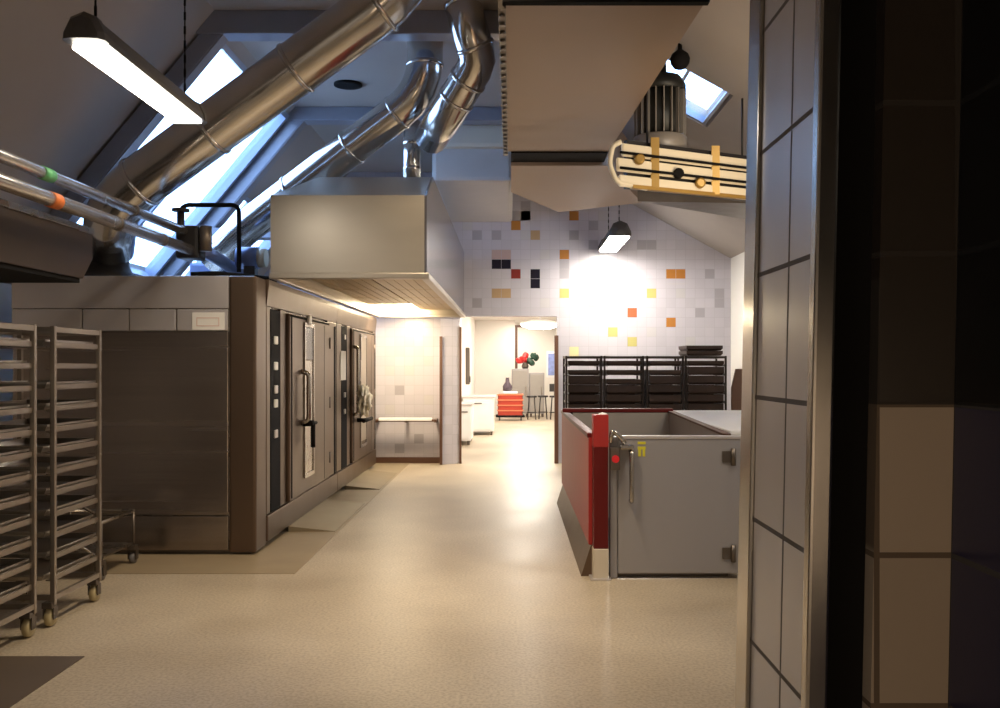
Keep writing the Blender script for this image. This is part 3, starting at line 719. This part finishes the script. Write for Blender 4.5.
# low dolly behind the racks
t = thing('low_dolly', 'low tubular trolley behind the left racks against the oven', 'trolley', (-3.1, 7.0, 0))
x0, x1, y0, y1 = -3.35, -2.87, 6.65, 7.22
mb = MB()
mb.tube([(x0, y0, .40), (x1, y0, .40), (x1, y1, .40), (x0, y1, .40), (x0, y0, .40)], .014, 10)
mb.build('top_frame', M['steel'], t)
for x in (x0, x1):
    for y in (y0, y1):
        MB().tube([(x, y, .40), (x, y, .10)], .012, 10).build('leg', M['steel_dark'], t)
        caster(None, x, y-.02, t, M['caster_grey'], .045)
MB().tube([(x0+.1, y0, .39), (x1-.02, y0, .16)], .011, 8).build('brace', M['steel'], t)
MB().tube([(x1-.18, y0+.1, .40), (x1-.05, y0, .47), (x1-.16, y0, .53)], .011, 8).build('push_handle', M['steel_dark'], t)
MB().box(x0, x1, y0, y1, .145, .16).build('shelf', M['steel'], t)

# ------------------------------------------------------------------ goods lift enclosure on the right
t = thing('lift_enclosure', 'half height red and grey goods lift enclosure with a grey gate', 'enclosure', (1.05, 8, 0))
Y0, Y1, YE = 6.72, 9.2, 10.4
MB().box(.555, .60, Y0+.08, YE, .22, .99, .006).build('left_panel', M['red'], t, 'glossy red side panel')
MB().box(.545, .61, Y0+.08, YE, .985, 1.02, .008).build('top_rail', M['red_dark'], t)
MB().prism([(.50, Y0+.06, 0), (.61, Y0+.06, 0), (.61, Y0+.06, .22), (.57, Y0+.06, .22)], (0, YE-Y0-.06, 0)).build('skirting', M['steel_front'], t)
p = MB().box(.58, .682, Y0-.06, Y0+.08, .215, 1.155, .008).build('post', M['red_dark'], t, 'dark red corner post')
MB().box(.577, .685, Y0-.065, Y0+.085, 0.005, .218, .008).build('post_foot', M['cream'], p)
MB().box(.555, .70, Y0-.09, Y0+.09, 0, .012, .003).build('foot_plate', M['steel_light'], p)
MB().box(.578, .684, Y0-.062, Y0+.082, .93, 1.157, .004).build('post_head', M['red'], p)
MB().lathe([(.035, 1.155), (.03, 1.163), (.02, 1.168), (.004, 1.17)], (.65, Y0+.01, 0), 'Z', 16).build('post_cap', M['white'], p, 'white dome on top of the post')
MB().box(.60, 1.57, Y1, Y1+.04, .02, 1.05, .004).build('back_panel', M['gate_in'], t)
MB().box(.50, 1.57, Y1-.01, Y1+.05, 1.05, 1.09, .008).build('back_rail', M['red_dark'], t)
MB().prism([(1.53, Y0+.1, .02), (1.53, Y1, .02), (1.53, Y1, 1.05), (1.53, Y0+.1, 1.0)], (.04, 0, 0)).build('right_panel', M['gate_in'], t)
MB().prism([(1.52, Y0+.1, 1.0), (1.52, Y1, 1.05), (1.52, Y1, 1.065), (1.52, Y0+.1, 1.015)], (.06, 0, 0)).build('right_rail', M['post_brown'], t)
MB().box(.60, 1.55, Y0+.06, Y1, .0, .03).build('platform', M['steel_dark'], t)
MB().box(.70, .752, Y0-.01, Y0+.06, 0.0, 1.0, .006).build('gate_stile', M['gate'], t)
gt = MB().box(.756, 1.66, Y0-.02, Y0+.03, .035, 1.0, .008).build('gate', M['gate'], t, 'plain grey gate leaf')
MB().box(.75, 1.67, Y0-.026, Y0+.036, .985, 1.008, .005).build('gate_top_edge', M['steel_light'], gt)
h = MB(); yh = Y0-.075
h.tube(fillet([(.845, Y0-.01, .90), (.845, yh, .90), (.845, yh, .55), (.845, Y0-.01, .55)], .03), .017, 12)
h.build('handle', M['chrome'], gt)
MB().box(.765, .86, Y0-.085, Y0-.01, .915, .95, .01).build('latch', M['chrome'], gt)
lk = MB().box(.695, .765, Y0-.075, Y0-.01, .77, .93, .01).build('lock_box', M['steel_dark'], gt)
MB().lathe([(.026, -.02), (.026, 0), (.018, .005)], (.73, Y0-.078, .85), 'Y', 14).build('red_button', M['red_led'], lk)
lv = MB(); lv.tube(fillet([(.70, Y0-.05, .96), (.71, Y0-.05, 1.05), (.76, Y0-.05, 1.01), (.80, Y0-.05, .955)], .03), .016, 10)
lv.build('latch_lever', M['chrome'], gt)
st = MB(); st.box(.893, .95, Y0-.0225, Y0-.0195, .948, .966); st.box(.893, .95, Y0-.0225, Y0-.0195, .912, .932); st.box(.897, .917, Y0-.0225, Y0-.0195, .862, .912); st.box(.928, .946, Y0-.0225, Y0-.0195, .862, .912)
st.build('sticker', M['yellow'], gt, 'small yellow sticker')
for z in (.86, .18):
    MB().tube([(1.565, Y0-.035, z-.06), (1.565, Y0-.035, z+.06)], .018, 10).build('hinge', M['steel_dark'], gt)
    MB().box(1.49, 1.55, Y0-.03, Y0-.018, z-.04, z+.04).build('hinge_plate', M['steel_dark'], gt)

t = thing('worktop_counter', 'white topped counter behind the grey gate', 'counter', (2.1, 8.5, 0))
MB().box(1.60, 2.7, 6.95, 10.1, .99, 1.03, .01).build('top', M['white'], t)
MB().box(1.64, 2.66, 7.0, 10.05, .1, .99, .006).build('cabinet', M['gate_in'], t)
MB().box(1.68, 2.62, 7.04, 10.0, 0, .1).build('plinth', M['steel_dark'], t)

# ------------------------------------------------------------------ dark racks along the end wall
xs = [(.76, 1.24, 'leftmost'), (1.29, 1.82, 'second from the left'), (1.87, 2.36, 'third from the left'), (2.41, 2.96, 'fourth from the left, trays piled on top')]
LB = [.22+.128*k for k in range(11)]
dark_mes = {}
for i, (a, b, nm) in enumerate(xs):
    yb = 13.05+.05*(i % 2)
    rack('tray_rack', 'dark tray rack trolley against the tiled wall, '+nm, b, yb, b-a, .6, 1.64, LB, M['rack_dark'], 'dark tray racks by the tiled wall', M['caster_grey'])
    me = tray_mesh(b-a-.05, .62, .065, M['tray_dark'], .045); me2 = tray_mesh(b-a-.05, .62, .112, M['tray_dark'], .09)
    rnd = random.Random(20+i)
    empty = ((), (), (), ())[i]; shallow = ((9, 10), (8, 9, 10), (9, 10), (10,))[i]
    for k, z in enumerate(LB):
        if z < .7 or k in empty: continue
        tray_obj(me if k in shallow else me2, ((a+b)/2, yb+.30+rnd.uniform(-.03, .02), z+.006), 'dark baking tray, %s level of the dark rack %s' % (ORD[10-k] if k < 10 else 'top', nm.split(',')[0]), 'dark trays by the tiled wall')
    if i == 3:
        for k in range(2):
            tray_obj(me, ((a+b)/2-.02, yb+.28, 1.645+.072*k), 'dark tray lying on top of the fourth dark rack, %s' % ('upper of two' if k else 'lower of two'), 'trays piled on a dark rack')
# brown board beside the last rack
mb = MB(); mb.prism([(3.02, 13.0, 0), (3.30, 13.0, 0), (3.30, 13.0, 1.46), (3.08, 13.0, 1.46), (3.02, 13.0, 1.2)], (0, .05, 0))
tag(mb.build('leaning_board', M['post_brown']), 'brown board standing at the right of the dark racks', 'board')

# corner guards and bumper rail
def guard(x, y, z0, z1, label, s=.05, m='post_brown'):
    mb = MB(); mb.prism([(x-s, y-.012, z0), (x+.012, y-.012, z0), (x+.012, y+s, z0), (x, y+s, z0), (x, y, z0), (x-s, y, z0)], (0, 0, z1-z0))
    return tag(mb.build('corner_guard', M[m]), label, 'corner guard')
guard(-1.055, 14.43, 0, 1.95, 'dark corner guard on the left edge of the tiled pier', .03)
guard(-.772, 14.60, 0, 2.1, 'dark corner guard beside the corridor at the pier', .02)
mb = MB(); mb.prism([(.67, YW-.10, 0), (.73, YW-.10, 0), (.73, YW-.0, 0), (.67, YW-.0, 0)], (0, 0, 1.97))
tag(mb.build('corner_guard', M['post_brown']), 'dark upright guard at the right jamb of the corridor opening', 'corner guard')
t = thing('bumper_rail', 'white topped bumper rail along the tiled wall beyond the ovens', 'rail', (-1.6, 14.6, .68))
MB().box(-2.2, -1.125, 14.36, 14.46, .655, .69, .008).build('rail_body', M['post_brown'], t)
MB().box(-2.0, -1.2, 14.335, 14.45, .672, .715, .006).build('white_cover', M['white'], t)
for x in (-2.05, -1.6, -1.15): MB().box(x-.02, x+.02, 14.44, YW, .64, .69).build('bracket', M['post_brown'], t)
mb = MB(); mb.box(-2.2, -1.07, YW-.03, YW, 0, .09); struct('baseboard_back', mb, M['post_brown'], 'dark baseboard under the tiled wall', 'baseboard')

# ------------------------------------------------------------------ corridor contents
def cabinet(label, x0, x1, y0, y1, h):
    t = thing('low_cabinet', label, 'cabinet', ((x0+x1)/2, (y0+y1)/2, 0), 'white cabinets in the corridor')
    MB().box(x0, x1, y0, y1, .08, h-.03, .01).build('carcass', M['white'], t)
    MB().box(x0-.02, x1+.03, y0-.02, y1+.02, h-.03, h, .008).build('top', M['steel_light'], t)
    d = MB().box(x0+.03, x1-.03, y0-.015, y0, .12, h-.07, .006).build('door', M['white'], t)
    MB().box((x0+x1)/2-.08, (x0+x1)/2+.08, y0-.03, y0-.014, h-.16, h-.14).build('handle', M['steel_dark'], d)
    for x in (x0+.05, x1-.05):
        for y in (y0+.05, y1-.05): MB().box(x-.025, x+.025, y-.025, y+.025, 0, .085).build('foot', M['steel_dark'], t)
cabinet('nearer low white cabinet on the left of the corridor', -1.04, -.76, 18.0, 19.2, .78)
cabinet('farther low white cabinet on the left of the corridor', -1.05, -.38, 20.6, 21.8, .84)
c = at(479, 370, 22)
t = thing('wall_dispenser', 'slim grey dispenser on the left corridor wall', 'dispenser', (-1.08, 23, 1.2))
MB().box(-1.099, -1.0, 23, 23.15, 1.05, 1.95, .02).build('casing', M['steel_dark'], t)
MB().box(-1.0, -.985, 23.02, 23.13, 1.1, 1.25, .004).build('spout', M['black'], t)
# red crates on a dolly
cx, cy = -.02, 26.3
t = thing('crate_dolly', 'black dolly carrying the red crates in the corridor', 'dolly', (cx, cy, 0))
MB().box(cx-.40, cx+.40, cy-.28, cy+.28, .09, .15, .02).build('deck', M['black'], t)
for x in (-.3, .3):
    for y in (-.2, .2): MB().lathe([(.02, -.02), (.045, -.018), (.045, .018), (.02, .02)], (cx+x, cy+y, .046), 'X', 14).build('caster', M['caster_grey'], t)
for k in range(4):
    z = .15+k*.145
    mb = MB(); w, d, hh = .34, .24, .14
    mb.box(cx-w, cx+w, cy-d, cy+d, z, z+.02); 
    for a in ((cx-w, cx-w+.02, cy-d, cy+d), (cx+w-.02, cx+w, cy-d, cy+d), (cx-w, cx+w, cy-d, cy-d+.02), (cx-w, cx+w, cy+d-.02, cy+d)): mb.box(*a, z+.02, z+hh-.02)
    rim = MB(); rim.box(cx-w-.02, cx+w+.02, cy-d-.02, cy-d+.02, z+hh-.03, z+hh); rim.box(cx-w-.02, cx+w+.02, cy+d-.02, cy+d+.02, z+hh-.03, z+hh)
    rim.box(cx-w-.02, cx-w+.02, cy-d, cy+d, z+hh-.03, z+hh); rim.box(cx+w-.02, cx+w+.02, cy-d, cy+d, z+hh-.03, z+hh)
    lab = 'orange red plastic crate, %s of the four stacked in the corridor' % ['bottom', 'second from the bottom', 'third from the bottom', 'top'][k]
    cr = thing('plastic_crate', lab, 'crate', (cx, cy, z), 'red crates in the corridor')
    mb.build('crate_body', M['crate'], cr); rim.build('rim', M['crate_rim'], cr)
mb = MB(); mb.box(cx-.2, cx+.2, cy-.2, cy+.2, .732, .80, .025); tag(mb.build('folded_cloth', M['paper']), 'white folded cloth on top of the red crates', 'cloth')
mb = MB(); mb.lathe([(.05, .80), (.13, .82), (.13, .95), (.06, 1.05), (.045, 1.16), (.05, 1.18)], (cx-.08, cy, 0), 'Z', 18)
tag(mb.build('dark_jug', M['bottle']), 'dark jug standing on the cloth over the red crates', 'jug')
# steel cabinets at the far end
for i, (x0, x1, lab) in enumerate(((.02, .52, 'brown grey steel cabinet behind the red crates'), (.54, .98, 'brown grey steel cabinet right of the other below the red flowers'))):
    t = thing('steel_cabinet', lab, 'cabinet', ((x0+x1)/2, 28.2, 0), 'steel cabinets in the corridor')
    hh = 1.42 if i == 0 else 1.3
    MB().box(x0, x1, 27.9, 28.5, .1, hh, .015).build('carcass', M['gate'], t)
    d = MB().box(x0+.03, x1-.03, 27.88, 27.9, .15, hh-.05, .006).build('door', M['gate_in'], t)
    MB().box(x1-.1, x1-.07, 27.85, 27.88, .6, .9).build('handle', M['chrome'], d)
    for x in (x0+.05, x1-.05): MB().box(x-.03, x+.03, 27.95, 28.45, 0, .1).build('foot', M['steel_dark'], t)
t = thing('red_flowers', 'red and dark green flowers on the steel cabinets', 'flowers', (.56, 28.2, 1.42))
MB().lathe([(.08, 1.42), (.11, 1.5), (.07, 1.58), (.08, 1.6)], (.42, 28.2, 0), 'Z', 16).build('vase', M['steel_dark'], t)
rnd = random.Random(4)
for k in range(9):
    bm = bmesh.new(); bmesh.ops.create_icosphere(bm, subdivisions=2, radius=.10)
    cc = Vector((.24+k*.062, 28.2+rnd.uniform(-.12, .12), 1.64+rnd.uniform(0, .26)-.012*k))
    for v in bm.verts: v.co = v.co*(1+.4*noise.noise(v.co*22+cc*5))+cc
    mb = MB(); mb.bm = bm; mb.build('flower' if cc.x < .52 else 'leaf_tuft', M['leafred'] if cc.x < .52 else M['leafgreen'], t)
mb = MB()
mb.box(1.08, 1.46, 28.9, 28.96, 1.15, 1.95, .01)
t = thing('framed_picture', 'blue picture at the far right of the corridor', 'picture', (1.27, 28.93, 1.15))
mb.build('frame', M['white'], t); MB().box(1.13, 1.41, 28.88, 28.9, 1.22, 1.88).build('print', M['photo_blue'], t)
# wire stools / crates clutter at far right
for i, (x, y) in enumerate(((.58, 26.6), (.90, 26.8), (1.22, 26.6))):
    t = thing('metal_stool', 'dark metal stool in the corridor, %s of three' % ['leftmost', 'middle', 'rightmost'][i], 'stool', (x, y, 0), 'stools in the corridor')
    MB().lathe([(.13, .62), (.15, .63), (.15, .66), (.13, .67)], (x, y, 0), 'Z', 18).build('seat', M['soot'], t)
    for a in range(4):
        an = math.pi/4+a*math.pi/2; d = Vector((math.cos(an), math.sin(an), 0))
        MB().tube([Vector((x, y, .63))+d*.1, Vector((x, y, .005))+d*.16], .014, 8).build('leg', M['soot'], t)
    MB().tube([Vector((x+.14*math.cos(a*math.pi/6), y+.14*math.sin(a*math.pi/6), .2)) for a in range(13)], .01, 6).build('foot_ring', M['soot'], t)
    if i == 2:
        MB().box(x-.14, x+.14, y+.1, y+.125, .78, 1.0, .01).build('backrest', M['soot'], t)
        MB().tube([(x, y+.11, .64), (x, y+.11, .80)], .014, 8).build('back_post', M['soot'], t)
c = at(540, 325, 22)
t = thing('dome_lamp', 'glowing round ceiling lamp in the far corridor', 'lamp', (c.x, c.y, c.z))
MB().lathe([(.02, -.10), (.25, -.085), (.42, -.03), (.45, .02)], (c.x, c.y, c.z), 'Z', 28).build('diffuser', M['far_lamp'], t)
MB().lathe([(.46, .02), (.46, .06), (.2, .12)], (c.x, c.y, c.z), 'Z', 28).build('housing', M['white'], t)
MB().tube([(c.x, c.y, c.z+.1), (c.x, c.y, 2.898)], .02, 10).build('stem', M['white'], t)

# ------------------------------------------------------------------ light
w = bpy.data.worlds.new('sky'); SC.world = w; w.use_nodes = True
bg = w.node_tree.nodes['Background']; bg.inputs[0].default_value = (.42, .62, 1.0, 1); bg.inputs[1].default_value = 9.0
def area(name, loc, target, sx, sy, power, col, spread=180):
    l = bpy.data.lights.new(name, 'AREA'); l.shape = 'RECTANGLE'; l.size = sx; l.size_y = sy; l.energy = power; l.color = col; l.spread = math.radians(spread)
    o = bpy.data.objects.new(name, l); COL.objects.link(o); o.location = loc
    o.rotation_euler = (Vector(target)-Vector(loc)).to_track_quat('-Z', 'Y').to_euler(); return o
WARM = (1, .80, .55); NEU = (1, .90, .76)
# unseen lights added for brightness out of view, and the hood lamp's beam
area('added_light', (-.45, 5.6, 4.3), (-.2, 6.4, 0), .15, 1.6, 72, WARM, 120)  # added overhead to brighten the middle of the floor
area('added_light', (2.3, 5.6, 3.3), (1.6, 7.4, 1.0), .15, 1.4, 36, NEU)  # added to brighten the worktop and gate
area('added_uplight', (2.5, 6.6, 2.4), (1.6, 8.0, 3.2), .2, .5, 17, WARM, 150)  # unseen warm uplight put in for the slatted frame
area('hood_light', (-1.62, 13.35, 2.28), (-1.75, 14.7, 1.0), .3, .5, 58, (1, .76, .46), 170)
area('added_light', (-2.4, -.6, 3.07), (-2.4, -.2, 0), .17, 1.45, 29, NEU, 175)  # added behind the viewer for a sheen on the oven end
# added ceiling lights that brighten the corridor
for y, p in ((16.6, 75), (20.0, 95), (25.0, 120), (27.9, 45), (29.8, 40)):
    area('corridor_fill', (.35, y, 2.86), (.35, y, 0), .3, 1.2, p, NEU)
# added low warm fill behind the viewer, no doorway there
area('rear_fill', (.3, -1.9, .9), (1.0, 2.0, .6), .8, 1.2, 6, (1, .72, .45), 120)

# ------------------------------------------------------------------ camera
cam = bpy.data.cameras.new('camera'); co = bpy.data.objects.new('camera', cam); COL.objects.link(co)
co.location = (0, 0, H); co.rotation_euler = (math.radians(90), 0, 0)
cam.sensor_width = 36; cam.lens = F/1000*36; cam.shift_x = -(CX-500)/1000; cam.shift_y = (CY-354)/1000
cam.clip_start = .05; cam.clip_end = 200
SC.camera = co
vs = SC.view_settings
vs.view_transform = 'Standard'; vs.look = 'None'; vs.gamma = 1; vs.use_curve_mapping = False; vs.exposure = 0.0
SC.cycles.max_bounces = 8
SC.cycles.sample_clamp_indirect = 6
try: SC.cycles.use_denoising = True
except Exception: pass
